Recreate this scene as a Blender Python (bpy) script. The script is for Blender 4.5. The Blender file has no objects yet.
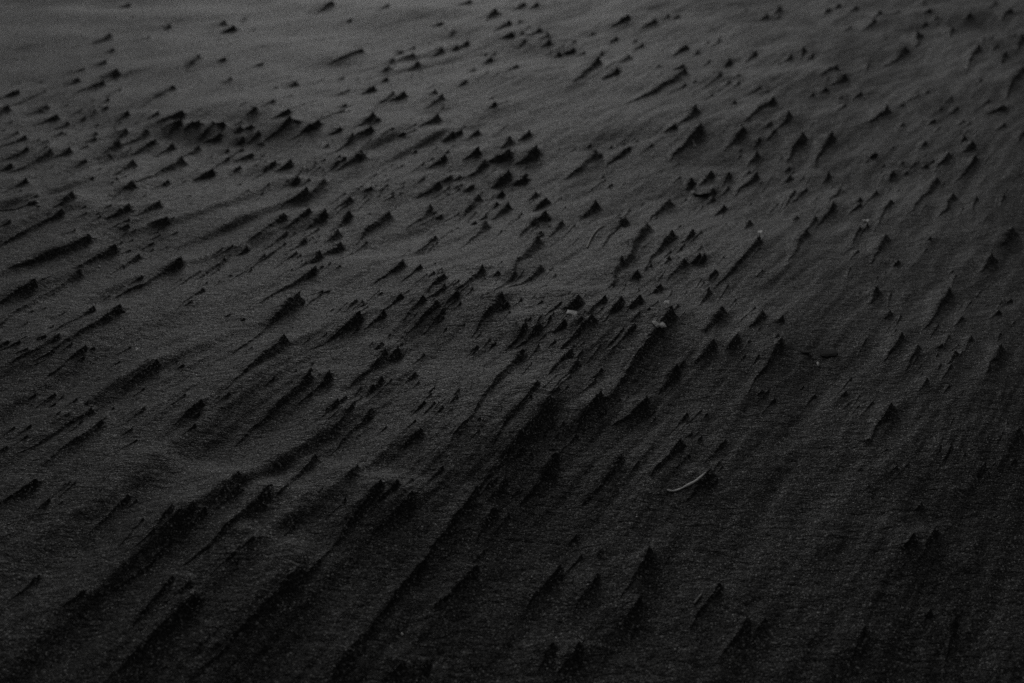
import math
EXPOSURE = -1.22
N_SINGLE = 300
# broad swells: tip x, y, tail x, y, height (pixels); reach behind, before, left and right of the tip (in lengths)
SWELLS = [
(545,400,335,683,15,.75,.10,.40,.10),(668,310,590,400,10,.8,.15,.6,.25),(300,560,190,683,13,.7,.10,.5,.14),
(262,488,190,560,12,.7,.15,1.2,.3),(912,48,820,130,9,.6,.12,.9,.7),
(685,72,600,125,8,.8,.15,.5,.25),(70,205,-30,260,10,.8,.2,.4,.25),(580,298,540,350,9,.8,.2,1.2,.8),
(415,262,380,300,7,.8,.2,1.0,1.0),(380,482,290,580,12,.8,.1,.4,.2)]
GROUP = 'wind carved black sand ridges'
SPECIAL = {
 (574,297): 'left point of the twin sand tip standing right behind the wide flat shell chip',
 (578,298): 'right and taller point of the twin sand tip behind the wide flat shell chip',
 (670,310): 'broad dark sand ridge carrying two pale shell chips on its upper edge',
 (759,237): 'long narrow sand ridge with a bright white pebble on its tip',
 (867,224): 'short sand ridge topped by a small pale pebble near the right side',
 (710,470): 'dark sand ridge with a bent pale driftwood sliver lying along its top',
 (719,584): 'near dark sand ridge with a short pale sliver in its left edge',
 (550,398): 'tall broad sand ridge in the middle that starts the great diagonal dark slope',
 (476,488): 'longest sand ridge, its crest running down to the bottom edge beside the dark slope',
 (309,374): 'long sand ridge with a notch behind its hooked tip, left of centre',
 (329,373): 'small hooked sand point across the notch from the tip of a long ridge',
 (625,219): 'thin sand fin rising just right of the pale curved grass stem',
 (620,218): 'low sand fin between the pale curved grass stem and a taller fin',
 (700,125): 'tall dark sand ridge with a tiny pale upright sliver below its tip',
 (713,189): 'small sand point at the right end of the blackened twig',
 (713,197): 'small sand point just below the right end of the blackened twig',
 (224,22): 'left one of two blurred dark sand lumps alone near the top left',
 (234,27): 'right one of two blurred dark sand lumps alone near the top left',
 (380,482): 'long sand ridge with a ragged triple tip, on the near left of the dark slope',
 (695,107): 'sharp dark sand ridge standing behind the one with a tiny pale sliver',
}
ROWS = ((60,'top edge'),(125,'upper part'),(200,'upper middle'),(290,'middle'),(400,'lower middle'),(9999,'lower part'))
COLS = ((150,'far left'),(300,'left'),(450,'centre left'),(600,'centre'),(750,'centre right'),(890,'right'),(9999,'far right'))
ORD = ('second','third','fourth','fifth','sixth','seventh','eighth','ninth','tenth','eleventh','twelfth','thirteenth','fourteenth','fifteenth','sixteenth','seventeenth','eighteenth')
def make_labels(R, keep):
    out, zones = {}, {}
    a = sorted(math.hypot(R[i][0]-R[i][2], R[i][1]-R[i][3])*620/(R[i][1]+220) for i in keep)
    b = sorted(R[i][4]*620/(R[i][1]+220) for i in keep)
    LONG, SHORT, TALL, LOW = a[int(len(a)*.78)], a[int(len(a)*.25)], b[int(len(b)*.80)], b[int(len(b)*.25)]
    for i in keep:
        k = (int(R[i][0]), int(R[i][1]))
        if k in SPECIAL: out[i] = (SPECIAL[k], GROUP); continue
        row = next(n for lim, n in ROWS if R[i][1] < lim); col = next(n for lim, n in COLS if R[i][0] < lim)
        zones.setdefault((row, col), []).append(i)
    for (row, col), z in zones.items():
        z = sorted(z, key=lambda i: R[i][0]); rank = {}
        length = lambda i: math.hypot(R[i][0]-R[i][2], R[i][1]-R[i][3])
        left = list(z)
        def take(i, word): rank[i] = word; left.remove(i)
        if len(z) == 1: rank[z[0]] = 'only large one'
        else:
            take(z[0], 'leftmost'); take(z[-1], 'rightmost')
            if left and max(map(length, left)) == max(map(length, z)): take(max(left, key=length), 'longest')
            if left and max(R[i][1] for i in left) == max(R[i][1] for i in z): take(max(left, key=lambda i: R[i][1]), 'nearest')
            if left and min(R[i][1] for i in left) == min(R[i][1] for i in z): take(min(left, key=lambda i: R[i][1]), 'farthest')
            for i in left: rank[i] = ORD[z.index(i)-1] + ' from left'
        for i in z:
            ln, g = length(i), (R[i][1]+220)/620
            look = 'long' if ln/g > LONG else 'short' if ln/g < SHORT else ''
            tall = 'tall' if R[i][4]/g > TALL else 'low' if R[i][4]/g < LOW else ''
            words = ' '.join(v for v in (tall, look) if v) or ('blurred' if R[i][1] < 60 else 'sharp')
            out[i] = (f'{words} sand ridge, {rank[i]} in the {col} of the {row} of the photo', GROUP)
            if len(out[i][0].split()) > 16: out[i] = (out[i][0].replace(' of the photo', ''), GROUP)
    return out
# every sand ridge: tip x, tip y, tail x, tail y, height  (all measured on the photograph, in pixels;
# they are turned into metres on the real sand surface below)
RIDGES = """
110,35,95,44,6 129,4,120,8,4 170,25,164,29,4 113,49,106,54,4 149,37,132,43,3 105,61,97,66,4 117,70,105,80,6 103,82,80,91,6
78,80,68,86,4 84,68,60,77,2 173,87,138,107,6 199,56,184,69,6 120,89,112,97,4 108,99,98,107,4 22,81,8,90,4 18,91,-2,98,5
8,107,-12,118,7 47,106,22,117,7 57,116,36,126,6 68,122,48,132,5 85,117,74,126,4 96,112,90,117,3 82,109,74,115,3 128,112,116,122,5
158,112,146,120,4 150,111,142,117,3 182,112,160,122,6 180,122,164,132,6 198,122,188,130,6 45,91,10,106,3 107,106,100,111,3
332,2,316,13,6 388,5,376,11,5 224,22,214,29,6 234,27,222,33,6 246,18,240,22,3 362,50,330,64,6 225,58,216,62,3 262,63,255,67,4
231,78,224,84,4 296,82,287,88,5 343,77,337,81,3 388,67,382,73,5 387,78,381,82,4 373,87,362,94,6 393,93,376,106,5 274,100,261,110,4
256,110,247,115,4 289,110,272,119,5 346,104,340,108,3 351,19,345,23,3 323,79,302,88,2 344,110,318,120,3 373,115,356,128,8
379,118,372,124,4 318,122,302,134,8 290,124,268,138,6 299,121,293,125,3 223,123,210,131,5 214,127,196,136,5 251,126,243,131,4
340,127,332,134,5 399,52,392,60,3 393,60,385,68,3 349,89,334,96,2
495,10,480,21,7 470,1,458,5,4 524,3,516,9,4 537,3,530,8,4 441,23,433,27,4 509,22,494,31,6 521,21,515,26,4 539,29,529,36,7
512,34,502,39,5 523,32,515,38,4 529,26,524,29,3 547,34,540,41,6 549,41,542,47,6 454,33,448,38,3 467,42,460,48,5 457,46,450,51,5
442,49,428,58,6 414,47,408,51,4 402,51,396,54,4 413,56,398,61,4 418,62,408,71,5 491,58,483,64,5 495,52,490,57,3 486,54,482,57,3
474,69,468,73,4 517,65,507,73,4 466,80,458,86,3 560,51,551,57,5 573,48,565,54,5 574,41,569,45,3 584,52,578,55,3 593,33,586,36,3
435,91,424,98,6 441,96,428,107,7 404,93,393,101,7 437,116,424,127,9 424,122,419,125,3 495,103,486,110,5 493,97,488,100,2
602,52,597,58,5 598,60,577,80,9 525,42,517,48,3 563,45,558,49,3
628,16,612,26,6 655,20,642,29,5 668,15,660,20,4 678,15,673,19,4 616,38,606,44,5 636,40,631,45,4 642,44,632,52,5 628,56,612,70,7
617,69,606,79,8 686,46,672,55,7 698,51,692,55,4 719,39,710,47,4 709,41,702,46,3 755,52,747,62,6 729,60,721,68,7 746,9,741,14,3
779,7,773,14,7 780,15,775,19,3 767,14,760,20,5 791,56,783,63,5 780,63,774,68,3 683,65,655,82,6 684,70,640,102,9 720,73,705,87,6
739,74,733,79,4 729,81,722,87,5 739,82,733,88,4 685,84,678,89,4 696,80,690,84,3 695,107,682,123,10 773,99,748,120,10 788,112,778,128,10
712,94,704,100,3 735,101,728,105,4 675,125,664,132,5 700,125,674,157,10 659,65,653,69,3 709,60,702,66,3 768,90,754,95,3 760,86,750,94,3
770,122,764,129,5
829,8,823,14,5 839,4,833,9,5 856,6,848,13,6 880,11,874,18,5 874,19,866,31,6 850,26,844,31,4 930,9,924,14,5 937,16,932,21,3
926,22,921,27,4 970,13,965,19,6 1010,9,1000,20,7 995,2,989,8,4 952,27,945,37,5 917,32,912,46,10 905,47,890,66,7 1022,35,1014,48,9
1014,35,1008,44,6 997,44,992,52,5 1005,52,996,66,8 984,38,978,45,4 992,37,986,42,3 978,45,962,68,9 804,48,798,58,7 812,54,806,60,5
836,66,824,76,8 844,74,834,85,9 928,90,924,94,4 826,88,820,93,5 860,92,854,99,5 813,93,806,98,4 842,96,836,100,3 845,104,838,111,4
886,107,876,122,9 1003,106,990,113,7 981,79,974,86,4 957,107,950,115,4 934,119,929,125,5 903,123,898,128,4 1004,123,998,130,5
1022,68,1004,94,9 951,97,944,103,4 988,100,980,108,4 899,11,890,14,3 903,104,896,108,3 887,38,880,42,3 868,63,864,74,4
963,120,957,126,4 970,122,965,127,3 942,107,936,112,3 918,95,911,100,3 925,1,919,5,3
25,137,0,148,6 18,132,6,139,5 39,139,25,148,4 47,141,34,150,6 62,132,50,139,4 27,148,2,161,5 51,151,10,172,8 69,149,50,160,7
96,133,86,138,4 95,139,85,143,3 88,145,78,150,3 86,162,76,168,4 11,165,-4,172,6 26,180,6,191,7 37,194,25,199,4 35,202,-8,207,5
10,221,-2,228,5 118,142,100,156,8 126,131,114,140,6 115,129,108,134,3 147,131,124,146,7 155,141,136,154,6 131,148,124,154,3
110,157,70,182,8 101,168,92,173,3 134,162,110,176,7 180,129,166,137,5 193,127,185,134,5 173,146,156,156,7 198,147,181,158,6
182,159,140,182,9 168,181,152,189,5 133,183,112,193,7 117,178,110,184,4 72,194,52,208,9 62,211,0,245,9 159,203,137,216,7
129,206,108,218,8 111,205,103,209,3 167,218,150,226,5 128,225,120,230,4 88,237,22,268,9 100,212,95,215,2
220,133,205,142,5 240,129,234,134,5 243,136,236,141,4 259,133,246,140,5 262,140,255,144,3 228,149,218,156,4 242,149,226,160,4
252,154,236,160,4 229,157,218,165,3 240,167,232,175,5 212,171,196,180,7 275,162,262,172,5 267,167,255,178,5 290,162,277,171,7
266,161,260,166,3 297,178,291,184,7 309,179,300,186,4 324,180,308,192,6 306,189,285,206,7 340,156,330,164,4 361,153,340,170,10
345,158,325,172,6 353,135,332,152,5 328,144,322,149,3 371,128,358,137,6 393,133,376,141,3 371,187,361,192,3 383,188,377,192,2
350,198,336,208,6 345,193,330,205,3 284,216,255,238,10 309,210,288,227,8 325,212,305,228,8 350,213,325,234,9 388,214,352,240,11
338,232,318,249,8 286,232,262,252,6 318,229,303,240,4 304,240,285,254,6 313,237,306,243,3 247,248,238,255,5
461,131,444,141,6 453,133,443,141,7 478,131,468,139,7 404,134,398,137,3 529,132,518,140,6 510,139,502,148,8 508,152,494,162,9
536,148,519,163,10 595,152,570,178,9 590,145,585,149,3 477,150,465,160,7 485,161,470,176,7 444,156,428,168,6 448,151,443,154,3
416,151,410,154,3 439,183,420,197,6 460,176,452,182,4 451,176,442,182,4 508,172,492,185,7 525,178,516,185,7 526,174,520,178,4
472,185,464,191,4 502,192,496,197,6 478,197,462,216,9 497,203,487,214,7 507,205,492,218,8 486,215,480,220,4 475,222,471,225,4
485,223,462,246,8 431,208,407,228,9 441,215,433,219,4 536,193,526,202,5 546,199,533,210,6 545,214,532,224,9 535,219,515,238,7
562,222,545,238,5 541,232,537,235,4 550,226,546,228,2 519,216,505,228,3 538,238,506,276,10 596,203,585,217,11 435,237,418,251,5
424,177,416,184,3
743,128,725,148,7 775,129,768,139,5 759,140,754,146,4 802,134,787,158,11 756,153,747,166,8 629,147,612,158,4 624,150,605,165,5
652,144,640,153,3 741,149,737,151,3 612,146,604,150,3 691,179,685,188,8 711,172,700,185,8 729,173,720,185,8 749,171,742,180,6
756,174,735,196,10 713,189,707,195,6 728,187,718,197,4 713,197,706,205,5 669,201,648,219,9 723,206,713,216,7 789,167,785,172,4
790,176,784,183,6 794,190,782,210,5 625,219,600,244,9 620,218,600,240,5 647,225,606,280,12 671,232,640,264,10 693,231,682,242,7
750,221,745,230,8 759,237,722,284,9 628,245,622,253,6 612,184,606,189,3 797,216,792,222,4
831,133,812,163,10 875,153,871,157,6 925,141,920,147,5 964,136,960,143,6 972,142,964,152,8 948,152,938,170,8 975,156,958,182,7
926,163,921,168,4 933,160,928,166,4 903,161,898,166,3 893,171,887,181,5 828,173,823,182,7 907,171,902,175,3 936,178,914,212,8
952,194,943,215,9 976,197,968,213,6 1004,194,998,205,4 806,188,795,202,5 840,188,828,205,5 833,202,818,225,7 860,198,854,206,6
860,203,850,215,6 876,191,862,212,7 890,200,876,222,6 815,217,805,230,6 806,230,784,262,9 859,227,845,247,7 867,224,858,235,6
885,235,871,262,8 930,237,926,241,4 1012,228,1004,245,9 1023,131,1016,142,5
115,247,37,283,10 34,281,-5,304,8 139,255,104,277,6 81,272,0,322,9 180,260,125,294,10 142,276,122,288,4 94,308,55,330,7
120,307,55,350,11 45,336,38,339,5 59,335,20,360,7 85,347,45,375,6 157,359,125,380,6 200,271,172,290,4 203,289,175,311,5 8,341,-8,350,4
224,259,199,280,8 265,255,250,268,4 285,243,240,278,4 296,252,280,264,4 340,244,325,256,9 319,252,311,262,8 315,269,265,300,8
302,264,285,276,3 298,296,235,345,10 322,291,302,297,3 402,262,378,282,9 356,300,343,311,5 359,314,318,346,9 383,312,365,328,7
400,295,384,310,6 283,338,225,385,11 382,343,368,356,6 385,351,355,385,9 398,349,388,358,8 244,318,240,321,3
420,266,402,282,6 444,275,428,290,7 434,272,424,284,4 482,269,462,290,11 498,272,493,277,5 444,286,430,298,6 457,291,438,308,7
423,297,402,318,6 437,302,408,330,7 442,310,422,336,6 541,266,520,285,6 515,272,494,293,6 501,296,472,333,12 507,303,498,312,6
525,325,510,345,9 538,324,520,346,9 561,302,545,316,6 574,297,565,310,9 578,298,571,310,11 564,322,555,332,7 591,316,565,342,9
582,319,562,340,8 580,328,560,350,7 604,297,585,315,7 521,351,460,432,11 570,350,550,372,8 477,346,465,358,4 521,299,512,307,3
622,258,600,285,9 683,260,671,278,7 699,254,692,262,7 704,254,697,264,6 669,257,662,265,5 637,272,631,281,8 660,285,652,292,7
715,270,708,280,7 709,289,699,304,7 621,299,603,322,9 639,297,625,313,9 649,308,644,315,6 722,307,705,330,10 737,334,727,348,8
713,341,698,362,8 762,312,752,326,8 782,316,777,321,5 781,339,745,391,10 634,324,612,350,7 670,310,605,395,12 600,393,570,435,9
577,361,548,398,7 550,398,455,510,11 476,488,330,683,9 537,382,490,440,7 525,444,500,470,6 556,454,520,500,9 505,478,490,498,6
595,379,580,395,4
858,250,845,263,4 898,260,893,265,6 876,287,871,302,9 890,311,884,318,6 949,289,925,325,9 991,255,984,272,9 962,316,955,326,5
901,333,888,360,8 918,345,905,370,8 942,344,936,349,4 955,351,945,370,7 971,336,964,350,6 1000,345,990,372,8 998,310,992,318,6
1011,299,1006,303,4
55,394,36,408,4 69,415,52,428,4 31,425,15,437,4 91,409,30,455,9 102,421,50,460,8 145,407,118,427,4 132,428,118,437,3 201,400,175,422,6
36,480,-5,506,9 76,481,55,500,3
309,374,240,440,12 329,373,315,390,9 338,400,318,422,7 352,405,335,425,6 381,378,368,395,9 370,411,325,455,8 315,456,275,495,10
238,483,205,520,9 267,488,195,560,12 380,482,300,565,11 397,480,370,510,8 412,492,370,535,9
415,373,400,388,6 434,402,420,418,4 424,401,412,415,4 432,389,425,396,3 420,429,400,448,6 480,417,477,420,3 556,375,545,388,4 545,434,540,440,3
677,366,657,390,8 646,398,620,426,9 762,390,756,397,4 707,413,703,417,3 680,439,655,472,11 621,456,590,500,10 710,470,688,500,11 691,432,684,440,3
890,403,868,440,11 846,391,840,398,4 869,438,864,443,4 897,465,890,472,4 927,378,918,392,5 1018,427,1006,455,9 985,462,975,480,5 951,443,944,462,5
49,499,33,513,4 128,495,90,530,7 143,518,118,550,5 172,505,140,540,7 192,502,160,538,7 205,508,150,560,8 155,527,128,552,4 153,548,120,580,6
39,575,10,600,6 83,590,65,605,5 172,577,125,630,7 190,582,165,607,7 196,593,105,683,10 238,557,222,570,4 253,536,238,550,4 300,566,212,660,10
345,499,322,522,6 494,507,470,540,8 476,566,440,605,8 560,566,528,602,8 351,650,330,678,8 402,661,385,683,8 428,661,410,690,9 294,520,282,533,4
597,574,572,610,9 649,548,625,592,12 640,596,620,628,9 553,643,538,668,9 579,642,560,672,10 719,584,690,625,12 747,617,715,665,10 765,618,758,630,6
602,548,596,556,4
921,502,915,512,6 934,527,918,562,11 913,534,902,548,9 864,626,850,660,10 930,609,924,622,7 955,618,938,675,10
"""
import bpy, math, random
from mathutils import Vector
import numpy as np
rng = np.random.default_rng(11)
random.seed(11)
scene = bpy.context.scene
COL = scene.collection
R = [tuple(float(v) for v in t.split(',')) for t in RIDGES.split()]

# ---------------------------------------------------------------- camera
W_PX, H_PX, LENS = 1024, 683, 50.0
F_PX = W_PX * LENS / 36.0
CAM_H, PITCH = 0.62, math.radians(21.5)
def ray(px, py):
    a, b = (px - W_PX/2) / F_PX, (H_PX/2 - py) / F_PX
    return np.array([a, math.cos(PITCH) + b*math.sin(PITCH), -math.sin(PITCH) + b*math.cos(PITCH)])

# ---------------------------------------------------------------- noise
def _hash(ix, iy, seed):
    h = (ix.astype(np.int64)*374761393 + iy.astype(np.int64)*668265263 + seed*1442695041) & 0xffffffff
    h = ((h ^ (h >> 13)) * 1274126177) & 0xffffffff
    h = h ^ (h >> 16)
    return h.astype(np.float64) / 4294967295.0
def gnoise(x, y, seed=0):
    x = np.asarray(x, float); y = np.asarray(y, float)
    ix, iy = np.floor(x), np.floor(y); fx, fy = x-ix, y-iy
    u = fx*fx*fx*(fx*(fx*6-15)+10); v = fy*fy*fy*(fy*(fy*6-15)+10)
    def g(ox, oy):
        a = _hash(ix+ox, iy+oy, seed) * 2*math.pi
        return np.cos(a)*(fx-ox) + np.sin(a)*(fy-oy)
    return 1.5*((g(0,0)*(1-u)+g(1,0)*u)*(1-v) + (g(0,1)*(1-u)+g(1,1)*u)*v)
WIND = math.radians(29)              # the wind blows from the far right towards the near left
WD = (math.sin(WIND), math.cos(WIND))
def along(x, y): return x*WD[0] + y*WD[1]
def across(x, y): return x*WD[1] - y*WD[0]

# ---------------------------------------------------------------- the sand surface
RX0, RY0, RRES = -2.2, 0.5, 0.004
RNX, RNY = 1100, 1300
raster = np.zeros((RNY, RNX))
def sample(x, y):
    fx = np.clip((x-RX0)/RRES, 0, RNX-1.001); fy = np.clip((y-RY0)/RRES, 0, RNY-1.001)
    ix = fx.astype(int); iy = fy.astype(int); u = fx-ix; v = fy-iy
    return ((raster[iy,ix]*(1-u)+raster[iy,ix+1]*u)*(1-v) + (raster[iy+1,ix]*(1-u)+raster[iy+1,ix+1]*u)*v)
def terrain(x, y):
    x = np.asarray(x, float); y = np.asarray(y, float)
    s, c = along(x, y), across(x, y)
    d = np.hypot(x, y)
    far = 1/(1+(d/9.0)**2)
    z = 0.016*gnoise(x/0.75+3.1, y/0.75+1.7, 1) + 0.011*gnoise(s/0.42, c/0.22, 2)
    z = z + 0.0026*gnoise(s/0.20, c/0.06, 3) + 0.0016*gnoise(s/0.10, c/0.022, 4)*far
    z = z + 0.0006*gnoise(s/0.028, c/0.011, 5)*far + 0.0002*gnoise(s/0.014, c/0.016, 6)*far
    z = z + 0.25*gnoise(x/7+9, y/7+4, 7)*np.clip((d-5)/8, 0, 1) + 0.9*gnoise(x/40, y/40, 8)*np.clip((d-15)/30, 0, 1)
    fd_ = np.clip((y-1.25)/1.3, 0, 1)
    z = z + fd_*far*(0.017*gnoise(x/0.42, y/0.50, 18) + 0.010*gnoise(x/0.20, y/0.28, 19) + 0.0022*gnoise(x/0.07, y/0.09, 20)*np.clip(0.2+x, 0, 1))
    gm = (1-0.8*fd_)*np.clip(0.25+1.4*gnoise(x/0.33, y/0.33, 14), 0, 1)*np.clip(1.05-x/0.9, 0.15, 1)
    z = z - 0.0020*far*gm*(1-np.minimum(1, np.abs(gnoise(s/0.30, c/0.020, 15))*2.2))       # narrow wind-cut grooves
    z = z - 0.0011*far*(1-np.minimum(1, np.abs(gnoise(s/0.16+2, c/0.011, 16))*2.5))*np.clip(0.2+gnoise(x/0.2, y/0.2, 17), 0, 1)*(1-0.7*fd_)
    n = np.clip(1.75-y, 0, 1.5)
    z = z - 0.155*n*n - 0.018*(np.sqrt(x*x+0.04)+x)*np.clip(2.6-y, 0, 1.6)  # slope added to turn near and right-hand sand from the sun, darkening it
    wv = gnoise(x/0.5, y/0.5, 9)*0.35
    k = c/0.105 + wv + 0.5*gnoise(s/0.5, c/0.2, 10)       # long wind-cut steps, gentle on one side and steep on the other
    f = k - np.floor(k)
    step = np.where(f < 0.78, f/0.78, (1-f)/0.22); step = step*step*(3-2*step)
    z = z + 0.0080*step*np.clip(0.35+1.2*gnoise(s/0.45+5, c/0.25, 12), 0, 1.2)*np.clip((4.2-y)/2.2, 0.1, 1)*np.clip(0.55-x/0.35, 0.12, 1)                                    # the added bank falls away towards the viewer, to shade the near sand
    return z + sample(x, y)
def hit(px, py):
    d = ray(px, py); z = 0.0
    for _ in range(12):
        t = (z - CAM_H) / d[2]
        z = float(terrain(t*d[0], t*d[1]))
    t = (z - CAM_H) / d[2]
    return np.array([t*d[0], t*d[1], z]), t
def place(r):
    tx, ty, bx, by, h = r
    tip, t = hit(tx, ty + 0.4*h)
    tail, _ = hit(tx + 1.3*(bx-tx), ty + 0.4*h + 1.3*(by-ty-0.4*h))
    H = (0.76 - 0.15*min(1, max(0, (tx-560)/300)) - 0.10*min(1, max(0, (ty-330)/150))) * h * t / F_PX / math.cos(PITCH)
    ax = tip[:2] - tail[:2]; L = float(np.hypot(*ax))
    return tip[:2], tail[:2], L, H, ax/max(L, 1e-6)

# soft swells that carry the ridges: a gentle mound under each, steeper on the sheltered side
def stamp(cx, cy, dx, dy, sl_back, sl_front, sw_l, sw_r, amp):
    rad = 3*max(sl_back, sl_front, sw_l, sw_r)
    i0, i1 = int((cx-rad-RX0)/RRES), int((cx+rad-RX0)/RRES)+1
    j0, j1 = int((cy-rad-RY0)/RRES), int((cy+rad-RY0)/RRES)+1
    i0, i1, j0, j1 = max(i0,0), min(i1,RNX), max(j0,0), min(j1,RNY)
    if i0 >= i1 or j0 >= j1: return
    X, Y = np.meshgrid(RX0+np.arange(i0,i1)*RRES, RY0+np.arange(j0,j1)*RRES)
    s = (X-cx)*dx + (Y-cy)*dy; c = (X-cx)*dy - (Y-cy)*dx
    e = np.where(s<0, s/sl_back, s/sl_front)**2 + np.where(c<0, c/sw_l, c/sw_r)**2
    raster[j0:j1, i0:i1] += amp*np.exp(-e)
base = [place(r) for r in R]
for tip, tail, L, H, ax in base:
    c = tip - ax*0.25*L
    stamp(c[0], c[1], ax[0], ax[1], 0.65*L+2*H, 0.27*L+0.8*H, 5.5*H, 1.8*H, 0.42*H)
raster = 0.020*np.tanh(raster/0.020)
for (tx, ty, bx, by, h, back, front, wl, wr) in SWELLS:
    tip, tail, L, H, ax = place((tx, ty, bx, by, h))
    stamp(tip[0], tip[1], ax[0], ax[1], L*back, L*front, L*wl, L*wr, H)

# ---------------------------------------------------------------- meshes
def mesh_grid(name, X, Y, Z, mat, loc=(0,0,0)):
    n, m = X.shape
    co = np.empty((n*m, 3)); co[:,0] = X.ravel()-loc[0]; co[:,1] = Y.ravel()-loc[1]; co[:,2] = Z.ravel()-loc[2]
    idx = np.arange(n*m).reshape(n, m)
    q = np.stack([idx[:-1,:-1], idx[:-1,1:], idx[1:,1:], idx[1:,:-1]], -1).reshape(-1, 4)
    return mesh_raw(name, co, q, mat, loc)
def mesh_raw(name, co, q, mat, loc=(0,0,0)):
    me = bpy.data.meshes.new(name)
    me.vertices.add(len(co)); me.vertices.foreach_set('co', co.astype(np.float32).ravel())
    me.loops.add(q.size); me.loops.foreach_set('vertex_index', q.astype(np.int32).ravel())
    me.polygons.add(len(q))
    me.polygons.foreach_set('loop_start', np.arange(0, q.size, 4, dtype=np.int32))
    me.polygons.foreach_set('loop_total', np.full(len(q), 4, np.int32))
    me.polygons.foreach_set('use_smooth', np.ones(len(q), bool))
    me.update(calc_edges=True); me.validate()
    me.materials.append(mat)
    o = bpy.data.objects.new(name, me); o.location = loc
    COL.objects.link(o)
    return o

# ---------------------------------------------------------------- materials
def nodes(mat):
    mat.use_nodes = True; nt = mat.node_tree; nt.nodes.clear(); return nt
def N(nt, kind, **kw):
    n = nt.nodes.new(kind)
    for k, v in kw.items():
        if k in n.inputs: n.inputs[k].default_value = v
        else: setattr(n, k, v)
    return n
def sand_material():
    m = bpy.data.materials.new('black_sand'); nt = nodes(m); L = nt.links.new
    geo = N(nt, 'ShaderNodeNewGeometry')
    out = N(nt, 'ShaderNodeOutputMaterial'); p = N(nt, 'ShaderNodeBsdfPrincipled')
    # one shade per grain
    grain = N(nt, 'ShaderNodeTexVoronoi', Scale=820.0); L(geo.outputs['Position'], grain.inputs['Vector'])
    sep = N(nt, 'ShaderNodeSeparateColor'); L(grain.outputs['Color'], sep.inputs['Color'])
    ramp = N(nt, 'ShaderNodeValToRGB'); L(sep.outputs['Red'], ramp.inputs['Fac'])
    e = ramp.color_ramp.elements
    e[0].position = 0.0; e[0].color = (0.010, 0.010, 0.010, 1)
    e[1].position = 1.0; e[1].color = (0.42, 0.42, 0.415, 1)
    for pos, v in ((0.50, 0.022), (0.80, 0.055), (0.95, 0.13)):
        k = ramp.color_ramp.elements.new(pos); k.color = (v, v, v*0.99, 1)
    # broad patches of finer and coarser sand
    patch = N(nt, 'ShaderNodeTexNoise', Scale=9.0, Detail=5.0, Roughness=0.6); L(geo.outputs['Position'], patch.inputs['Vector'])
    pr = N(nt, 'ShaderNodeMapRange'); L(patch.outputs['Fac'], pr.inputs['Value'])
    pr.inputs['From Min'].default_value = 0.3; pr.inputs['From Max'].default_value = 0.7
    pr.inputs['To Min'].default_value = 0.75; pr.inputs['To Max'].default_value = 1.25
    mul = N(nt, 'ShaderNodeMix', data_type='RGBA', blend_type='MULTIPLY'); mul.inputs[0].default_value = 1
    L(ramp.outputs['Color'], mul.inputs[6]); L(pr.outputs['Result'], mul.inputs[7])
    L(mul.outputs[2], p.inputs['Base Color'])
    rr = N(nt, 'ShaderNodeMapRange'); L(sep.outputs['Green'], rr.inputs['Value'])
    rr.inputs['To Min'].default_value = 0.5; rr.inputs['To Max'].default_value = 0.9
    L(rr.outputs['Result'], p.inputs['Roughness'])
    p.inputs['Specular IOR Level'].default_value = 0.10
    # relief: wind crust, clumps, grains
    n1 = N(nt, 'ShaderNodeTexNoise', Scale=150.0, Detail=4.0, Roughness=0.62)
    mp = N(nt, 'ShaderNodeMapping'); mp.inputs['Rotation'].default_value[2] = WIND; mp.inputs['Scale'].default_value = (0.8, 1.7, 1.2)
    L(geo.outputs['Position'], mp.inputs['Vector']); L(mp.outputs['Vector'], n1.inputs['Vector'])
    n0 = N(nt, 'ShaderNodeTexNoise', Scale=55.0, Detail=3.0, Roughness=0.55, Distortion=0.6); L(mp.outputs['Vector'], n0.inputs['Vector'])
    b0 = N(nt, 'ShaderNodeBump', Strength=0.5, Distance=0.008); L(n0.outputs['Fac'], b0.inputs['Height'])
    b1 = N(nt, 'ShaderNodeBump', Strength=0.42, Distance=0.004); L(n1.outputs['Fac'], b1.inputs['Height']); L(b0.outputs['Normal'], b1.inputs['Normal'])
    b2 = N(nt, 'ShaderNodeBump', Strength=0.6, Distance=0.0009, invert=True); L(grain.outputs['Distance'], b2.inputs['Height'])
    L(b1.outputs['Normal'], b2.inputs['Normal']); L(b2.outputs['Normal'], p.inputs['Normal'])
    L(p.outputs['BSDF'], out.inputs['Surface'])
    return m
def plain_material(name, dark, light, scale, rough=0.6, stretch=(1,1,1), bump=0.0006):
    m = bpy.data.materials.new(name); nt = nodes(m); L = nt.links.new
    tc = N(nt, 'ShaderNodeTexCoord'); mp = N(nt, 'ShaderNodeMapping'); mp.inputs['Scale'].default_value = stretch
    n = N(nt, 'ShaderNodeTexNoise', Scale=scale, Detail=5.0, Roughness=0.65)
    L(tc.outputs['Object'], mp.inputs['Vector']); L(mp.outputs['Vector'], n.inputs['Vector'])
    ramp = N(nt, 'ShaderNodeValToRGB'); L(n.outputs['Fac'], ramp.inputs['Fac'])
    e = ramp.color_ramp.elements
    e[0].position = 0.35; e[0].color = (*dark, 1); e[1].position = 0.65; e[1].color = (*light, 1)
    p = N(nt, 'ShaderNodeBsdfPrincipled', Roughness=rough); p.inputs['Specular IOR Level'].default_value = 0.15; L(ramp.outputs['Color'], p.inputs['Base Color'])
    b = N(nt, 'ShaderNodeBump', Strength=0.6, Distance=bump); L(n.outputs['Fac'], b.inputs['Height']); L(b.outputs['Normal'], p.inputs['Normal'])
    out = N(nt, 'ShaderNodeOutputMaterial'); L(p.outputs['BSDF'], out.inputs['Surface'])
    return m
SAND = sand_material()
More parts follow.
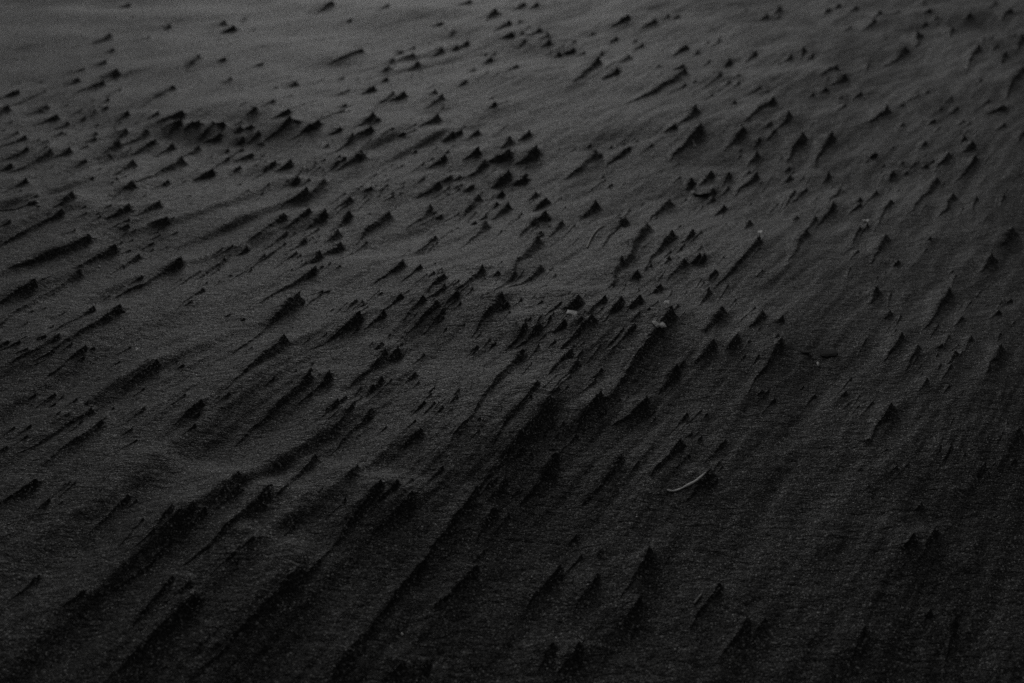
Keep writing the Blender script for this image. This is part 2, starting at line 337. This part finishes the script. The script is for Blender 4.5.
SHELL = plain_material('weathered_shell', (0.09,0.09,0.088), (0.25,0.25,0.245), 260, 0.55)
STRAW = plain_material('dry_straw', (0.16,0.155,0.145), (0.32,0.31,0.29), 300, 0.6, (1,1,1))
QUARTZ = plain_material('pale_stone', (0.40,0.40,0.39), (0.60,0.60,0.59), 500, 0.5)
BARK = plain_material('charred_bark', (0.004,0.004,0.004), (0.016,0.016,0.015), 400, 0.85)

# ---------------------------------------------------------------- ground: one sheet from the viewer's feet to the horizon
def seg(a, b, n): return np.linspace(a, b, n, endpoint=False)
ang = np.concatenate([seg(-180,-60,24), seg(-60,-31,40), seg(-31,-23,60), seg(-23,23,640), seg(23,31,60), seg(31,60,40), np.linspace(60,180,25)])
rad = np.concatenate([seg(0.03,0.75,20), np.exp(seg(math.log(0.75), math.log(5.2), 760)), np.exp(seg(math.log(5.2), math.log(14), 130)), np.exp(np.linspace(math.log(14), math.log(1500), 60))])
A, RR = np.meshgrid(np.radians(ang), rad)
GX, GY = RR*np.sin(A), RR*np.cos(A)
g = mesh_grid('ground', GX, GY, terrain(GX, GY), SAND)
g['kind'] = 'structure'

# ---------------------------------------------------------------- sand ridges
def ridge_geometry(i, r, b):
    tip, tail, L, H, ax = b
    rs = np.random.default_rng(1000+i)
    px_m = H / r[4]
    ns = int(np.clip(L/px_m/0.9, 16, 150)); nf = int(np.clip(r[4]*1.5, 8, 20))
    nq = int(np.clip(r[4]*1.9, 10, 26))
    fr = H*rs.uniform(1.6, 3.2)
    t = np.concatenate([np.linspace(-0.04, 1, ns), 1 + (np.linspace(0, 1, nf+1)[1:]**1.5)*fr/L])
    s = t*L; tt = np.clip(t, 0, 1); u = np.clip((s-L)/fr, 0, 1)
    # the ridge proper: a wind-cut step, long and gentle on its left, steep on its right, running out behind the tip
    low = rs.uniform(0.50, 0.68)
    prof = low*(0.10+0.90*tt**rs.uniform(0.7, 1.4))*np.clip(t*5, 0, 1)
    prof = np.where(t > 1, low*(1-u)**rs.uniform(1.6, 2.6), prof)
    k = 1.0/max(H, 0.004)
    j1 = 0.20*gnoise(s*k*0.8+i, np.full_like(s, i*1.7), 21)*np.clip(1.4-tt, .5, 1); j2 = 0.09*gnoise(s*k*2.4+i, np.full_like(s, i*.7), 22)
    crest = H*prof*(1 + 0.25*gnoise(s*k*0.16+i, np.full_like(s, i*2.9), 30)*np.clip(2-2*tt, 0, 1))
    lat = 0.6*H*gnoise(s*k*0.22+i*3, np.full_like(s, i*2.3), 23)*np.clip(1.2-tt, 0.1, 1) + 0.10*H*gnoise(s*k*1.6, np.full_like(s, i*1.1), 24)
    lat = lat + rs.normal(0, 0.05)*L*(1-tt)**2
    body = np.where(t > 1, 1-0.5*u, 1.0)
    wl = (rs.uniform(5.0, 9.0)*crest + 0.3*H*tt + 0.0012)*body
    wr = (rs.uniform(1.3, 2.2)*crest + 0.25*H*tt + 0.0010)*body
    q = np.linspace(-1, 1, 2*nq+1)
    q = np.where(q < 0, -np.abs(q)**2.3, np.abs(q)**1.4)
    Q, S = np.meshgrid(q, s)
    V0 = np.where(Q < 0, Q*wl[:,None], Q*wr[:,None]); V = V0 + lat[:,None]
    aq = np.abs(Q); ar = np.sqrt(aq*aq+0.006)-0.077; ar = ar/ar.max()
    fz = np.where(Q < 0, (1-ar)**rs.uniform(1.5, 2.1), (1-ar)**rs.uniform(2.0, 2.8))
    B = crest[:,None]*fz*(1 + j1[:,None]*np.exp(-aq*7) + j2[:,None]*np.exp(-aq*12))
    strata = gnoise(S*k*0.25, V*k*3.0+i, 25)*0.09 + gnoise(S*k*1.2, V*k*1.8+i, 26)*0.03
    B = B*(1 + strata*np.minimum(1, aq*3)*np.minimum(1, (1-aq)*3+.2))
    # the worn point at its windward end, sometimes doubled
    pts = [(0.0, 0.0, 1.0)]
    if rs.random() < 0.35: pts.append((-rs.uniform(1.2, 2.4), rs.uniform(-.3, .3), rs.uniform(.45, .8)))
    if rs.random() < 0.25: pts.append((rs.uniform(-.2, .8), rs.uniform(.5, 1.0), rs.uniform(.35, .7)))
    for ps, pv, ph in pts:
        ds = (S-L)/H - ps; dv = V0/H - pv
        ds = ds + 0.12*gnoise(S*k*2+i, V*k*2, 28); dv = dv + 0.10*gnoise(S*k*2.3, V*k*2.3+i, 29)
        es = np.where(ds < 0, -ds/rs.uniform(0.8, 1.5), ds/rs.uniform(0.25, 0.5)); ev = np.where(dv < 0, -dv/rs.uniform(.22, .38), dv/rs.uniform(.3, .55))
        B = B + H*(1-low)*ph*rs.uniform(.8, 1.15)*np.exp(-(es**2+ev**2)**rs.uniform(.55, .8))*np.minimum(1, (1-aq)*5)
    lean = rs.uniform(0.10, 0.45)*H
    S2 = S + lean*(np.clip(B/H, 0, 1.2))**2*np.clip(tt, 0, 1)[:,None]**4
    # tiny nick just behind some tips
    kn = np.minimum(1, B/H*2)*H
    S2 = S2 + 0.10*kn*gnoise(V*k*2.2+i, (B+S)*k*2.2, 31); V = V + 0.10*kn*gnoise(S*k*2.4, B*k*3+i, 32)
    B = B + 0.05*kn*gnoise(S*k*4.5+i, V*k*4.5, 33)
    X = tail[0] + ax[0]*S2 + ax[1]*V; Y = tail[1] + ax[1]*S2 - ax[0]*V
    edge = np.minimum(1, (1-aq)*4)
    Z = terrain(X, Y) + B - 0.0004 - 0.0022*(1-edge)**2
    Z[0,:] -= 0.002; Z[-1,:] -= 0.003
    return X, Y, Z, (tip[0], tip[1], float(terrain(tip[0], tip[1])))
P = [place(r) for r in R]
size = [r[4]*(math.hypot(r[0]-r[2], r[1]-r[3]) + r[4]) if -8 < r[0] < 1030 and -8 < r[1] < 690 else 0 for r in R]
order = sorted(range(len(R)), key=lambda i: -size[i])
single = set(order[:N_SINGLE])
LABELS = make_labels(R, sorted(single))
rest = []
for i, r in enumerate(R):
    X, Y, Z, loc = ridge_geometry(i, r, P[i])
    if i in single:
        o = mesh_grid('sand_ridge', X, Y, Z, SAND, loc)
        o['label'] = LABELS[i][0]; o['category'] = 'sand ridge'; o['group'] = LABELS[i][1]
    else:
        rest.append((X, Y, Z))
# small nubs past the count, together with the unseen field to either side of the frame
off = 0; cs, qs = [], []
MID = [r for r in R if 150 < r[1] < 480]
for k in range(1250):
    b = R[int(rng.integers(len(R)))] if k < 800 else MID[int(rng.integers(len(MID)))]
    x, y = b[0]+rng.normal(0, 19), b[1]+rng.normal(0, 11)
    if not (-10 < x < 1034 and 2 < y < 560): continue
    g_ = (y+220)/620; ln = rng.uniform(7, 34)*g_; a = math.atan2(b[3]-b[1], b[2]-b[0])
    r = (x, y, x+ln*math.cos(a), y+ln*math.sin(a), rng.uniform(1.8, 4.0)*g_)
    X, Y, Z, loc = ridge_geometry(2000+k, r, place(r)); rest.append((X, Y, Z))
for X, Y, Z in rest:
    n, m = X.shape; idx = np.arange(n*m).reshape(n, m) + off
    cs.append(np.stack([X.ravel(), Y.ravel(), Z.ravel()], -1))
    qs.append(np.stack([idx[:-1,:-1], idx[:-1,1:], idx[1:,1:], idx[1:,:-1]], -1).reshape(-1, 4)); off += n*m
if cs:
    o = mesh_raw('small_sand_nubs', np.concatenate(cs), np.concatenate(qs), SAND)
    o['kind'] = 'stuff'; o['label'] = 'tiny low nubs of black sand scattered between the larger ridges'; o['category'] = 'sand nubs'

# ---------------------------------------------------------------- small debris lying on the sand
def tag(o, label, cat, group=None):
    o['label'] = label; o['category'] = cat
    if group: o['group'] = group
def surface_z(x, y):
    return float(terrain(x, y))
bpy.context.view_layer.update()
dg = bpy.context.evaluated_depsgraph_get()
def on_sand(px, py):
    d = ray(px, py); dv = Vector(d).normalized()
    ok, loc, nrm, *_ = scene.ray_cast(dg, Vector((0, 0, CAM_H)), dv)
    return (loc, nrm) if ok else (Vector(hit(px, py)[0]), Vector((0, 0, 1)))
def px_size(loc): return (Vector((0, 0, CAM_H)) - loc).length / F_PX
def chip(name, px, py, wpx, hpx, thick, mat, label, cat, seed, rough_=0.2, group=None, lift=-0.25, stand=0.0, turn=0.0):
    # a thin, irregular, slightly cupped flake; wpx across the view, hpx as it looks from the camera
    loc, nrm = on_sand(px, py); u = px_size(loc); rs = np.random.default_rng(seed)
    a = wpx*u/2; elev = math.asin(min(1, (CAM_H-loc.z)/(Vector((0,0,CAM_H))-loc).length))
    b = hpx*u/2/max(0.3, math.sin(elev + stand)); n = 18; rings = 5
    out = 1 + 1.1*rough_*np.sin(np.arange(n)*2*math.pi/n*2+rs.uniform(0,6)) + rs.normal(0, rough_, n)
    th = thick*u
    co, q = [], []
    for side in (1, -1):
        for k in range(rings+1):
            f = k/rings
            for j in range(n):
                ang_ = 2*math.pi*j/n; x = a*f*out[j]*math.cos(ang_); y = b*f*out[j]*math.sin(ang_)
                e = math.sqrt(max(0, 1-f**3)) if k < rings else 0
                co.append((x, y, side*th*e + 0.35*th*(x/a)**2*2 + rs.normal(0, .05*th)*(k < rings)))
    m = (rings+1)*n
    for sd_ in (0, 1):
        for k in range(rings):
            for j in range(n):
                v = [sd_*m+k*n+j, sd_*m+k*n+(j+1)%n, sd_*m+(k+1)*n+(j+1)%n, sd_*m+(k+1)*n+j]
                q.append(v if sd_ else v[::-1])
    for j in range(n):
        q.append([rings*n+j, m+rings*n+j, m+rings*n+(j+1)%n, rings*n+(j+1)%n])
    o = mesh_raw(name, np.array(co), np.array(q), mat, loc + nrm*th*lift)
    o.rotation_euler = (stand, 0, turn)
    tag(o, label, cat, group); return o
def strand(name, pts, rpx, mat, label, cat, flat=1.0, lift=0.6, droop=None):
    P3 = []
    for k, (x, y) in enumerate(pts):
        loc, nrm = on_sand(x, y); P3.append(loc + Vector((0, 0, 1))*rpx*px_size(loc)*lift)
    u = px_size(P3[0])
    if droop is not None:                        # ends on the sand, the middle bowed clear of it
        a, b = P3[0], P3[-1]; P3 = [a.lerp(b, k/(len(P3)-1)).lerp(p, droop) for k, p in enumerate(P3)]
    n = 8; co, q = [], []
    fine = []
    for k in range(len(P3)-1):
        p0 = P3[max(k-1,0)]; p1 = P3[k]; p2 = P3[k+1]; p3 = P3[min(k+2,len(P3)-1)]
        for f in np.linspace(0, 1, 6, endpoint=False):
            fine.append(0.5*((2*p1)+(p2-p0)*f+(2*p0-5*p1+4*p2-p3)*f*f+(3*p1-p0-3*p2+p3)*f**3))
    fine.append(P3[-1])
    loc0 = fine[len(fine)//2]
    for k, p in enumerate(fine):
        tg = (fine[min(k+1,len(fine)-1)] - fine[max(k-1,0)]).normalized()
        sd_ = tg.cross(Vector((0,0,1))).normalized(); up = sd_.cross(tg)
        f = k/(len(fine)-1); rr = rpx*u*(0.35+0.65*math.sin(math.pi*min(1, 0.12+0.86*f))**0.7)*(1+0.22*math.sin(9*f+1)+0.15*math.sin(23*f))
        for j in range(n):
            w_ = p + sd_*(rr*math.cos(2*math.pi*j/n)) + up*(rr*flat*math.sin(2*math.pi*j/n)) - loc0
            co.append(tuple(w_))
    for k in range(len(fine)-1):
        for j in range(n):
            q.append([k*n+j, k*n+(j+1)%n, (k+1)*n+(j+1)%n, (k+1)*n+j])
    o = mesh_raw(name, np.array(co), np.array(q), mat, loc0)
    tag(o, label, cat); return o
strand('grass_stem', [(587,248),(590,241),(594,234),(599,229),(605,226)], 0.9, STRAW, 'pale dry curved grass stem lying on the black sand above the centre', 'grass stem')
strand('driftwood_sliver', [(667,490),(673,491),(680,489),(688,485),(697,480),(706,472)], 1.7, QUARTZ, 'bent pale driftwood sliver lying along the top of a dark ridge', 'driftwood', flat=0.35, lift=0.1)
strand('driftwood_sliver', [(694,604),(698,599),(702,594)], 1.2, SHELL, 'short pale sliver stuck in a ridge edge near the bottom of the photo', 'driftwood', flat=0.6)
strand('driftwood_sliver', [(693,141),(694,145),(696,148)], 1.0, SHELL, 'tiny pale upright sliver just below a tall dark ridge tip', 'driftwood', flat=0.7)
strand('twig', [(694,195),(699,196),(704,195.5),(709,194)], 1.3, BARK, 'thin blackened twig lying flat with a pale chip at its left end', 'twig')
chip('bark_flake', 827, 352, 24, 7.5, 1.2, BARK, 'flat black bark flake lying alone on bare sand, right of centre', 'bark', 5, 0.07)
chip('bark_flake', 805, 352, 14, 2.5, 0.8, BARK, 'thin black strip of bark at the left end of the larger flake', 'bark', 6, 0.07)
chip('shell_chip', 574, 313, 17, 5, 0.8, SHELL, 'wide flat pale shell chip right below a twin pointed sand tip at the centre', 'shell', 7, stand=0.05)
chip('shell_chip', 660, 324, 11, 7.5, 1.0, SHELL, 'thick rounded pale shell chip on the edge of the big dark ridge', 'shell', 8, stand=0.05)
chip('shell_chip', 667, 303, 9, 4.5, 0.8, SHELL, 'small oval pale shell chip just above the thick rounded chip', 'shell', 9, stand=0.05)
chip('shell_chip', 693, 192.5, 5, 3, 1.0, SHELL, 'tiny pale shell chip at the left end of the blackened twig', 'shell', 10, stand=0.05)
chip('pebble', 760, 233, 4, 4.5, 1.5, QUARTZ, 'bright white pebble sitting on the tip of a long narrow ridge', 'pebble', 11, stand=0.05)
chip('pebble', 866.5, 221.5, 4.5, 3, 1.4, QUARTZ, 'small pale pebble perched on a ridge top near the right side', 'pebble', 12, stand=0.05)
chip('pebble', 818, 364, 3, 3, 1.2, QUARTZ, 'tiny white pebble just below the flat black bark flake', 'pebble', 13, stand=0.05)
chip('pebble', 137, 350, 2.2, 2.2, 0.9, QUARTZ, 'tiny pale pebble on bare sand on the left side, above a small ridge tip', 'pebble', 14, stand=0.05)
chip('pebble', 402, 634, 2.6, 2.4, 1.0, QUARTZ, 'tiny pale pebble in the darkest sand at the bottom centre', 'pebble', 15, stand=0.05)

# ---------------------------------------------------------------- light
SUN_EL, SUN_AZ = math.radians(20.5), math.radians(-5)      # from behind and to the left; azimuth from +Y
w = bpy.data.worlds.new('World'); scene.world = w; w.use_nodes = True
nt = w.node_tree; bg = nt.nodes['Background']
sky = nt.nodes.new('ShaderNodeTexSky'); sky.sky_type = 'NISHITA'; sky.sun_disc = False
sky.sun_elevation = SUN_EL; sky.sun_rotation = SUN_AZ; sky.air_density = 1.0; sky.dust_density = 3.0
hs = nt.nodes.new('ShaderNodeHueSaturation'); hs.inputs['Saturation'].default_value = 0.0     # a colourless overcast sky
nt.links.new(sky.outputs['Color'], hs.inputs['Color']); nt.links.new(hs.outputs['Color'], bg.inputs['Color'])
bg.inputs['Strength'].default_value = 0.05
sl = bpy.data.lights.new('sun', 'SUN'); sl.energy = 1.45; sl.angle = math.radians(24); sl.color = (1, 0.995, 0.985)
so = bpy.data.objects.new('sun', sl); COL.objects.link(so)
sd = Vector((math.sin(SUN_AZ)*math.cos(SUN_EL), math.cos(SUN_AZ)*math.cos(SUN_EL), math.sin(SUN_EL)))
so.rotation_euler = (-sd).to_track_quat('-Z', 'Y').to_euler(); so.location = (-2, 3, 3)

cd = bpy.data.cameras.new('camera'); co = bpy.data.objects.new('camera', cd); COL.objects.link(co)
co.location = (0, 0, CAM_H); co.rotation_euler = (math.pi/2 - PITCH, 0, 0)
cd.lens = LENS; cd.sensor_width = 36; cd.sensor_fit = 'HORIZONTAL'; cd.clip_start = 0.01; cd.clip_end = 5000
cd.dof.use_dof = True; _, fd = hit(500, 385); cd.dof.focus_distance = fd; cd.dof.aperture_fstop = 6.5; cd.dof.aperture_blades = 8
scene.camera = co
vs = scene.view_settings
vs.view_transform = 'Standard'; vs.look = 'None'; vs.gamma = 1; vs.use_curve_mapping = False; vs.exposure = EXPOSURE
scene.cycles.use_denoising = False
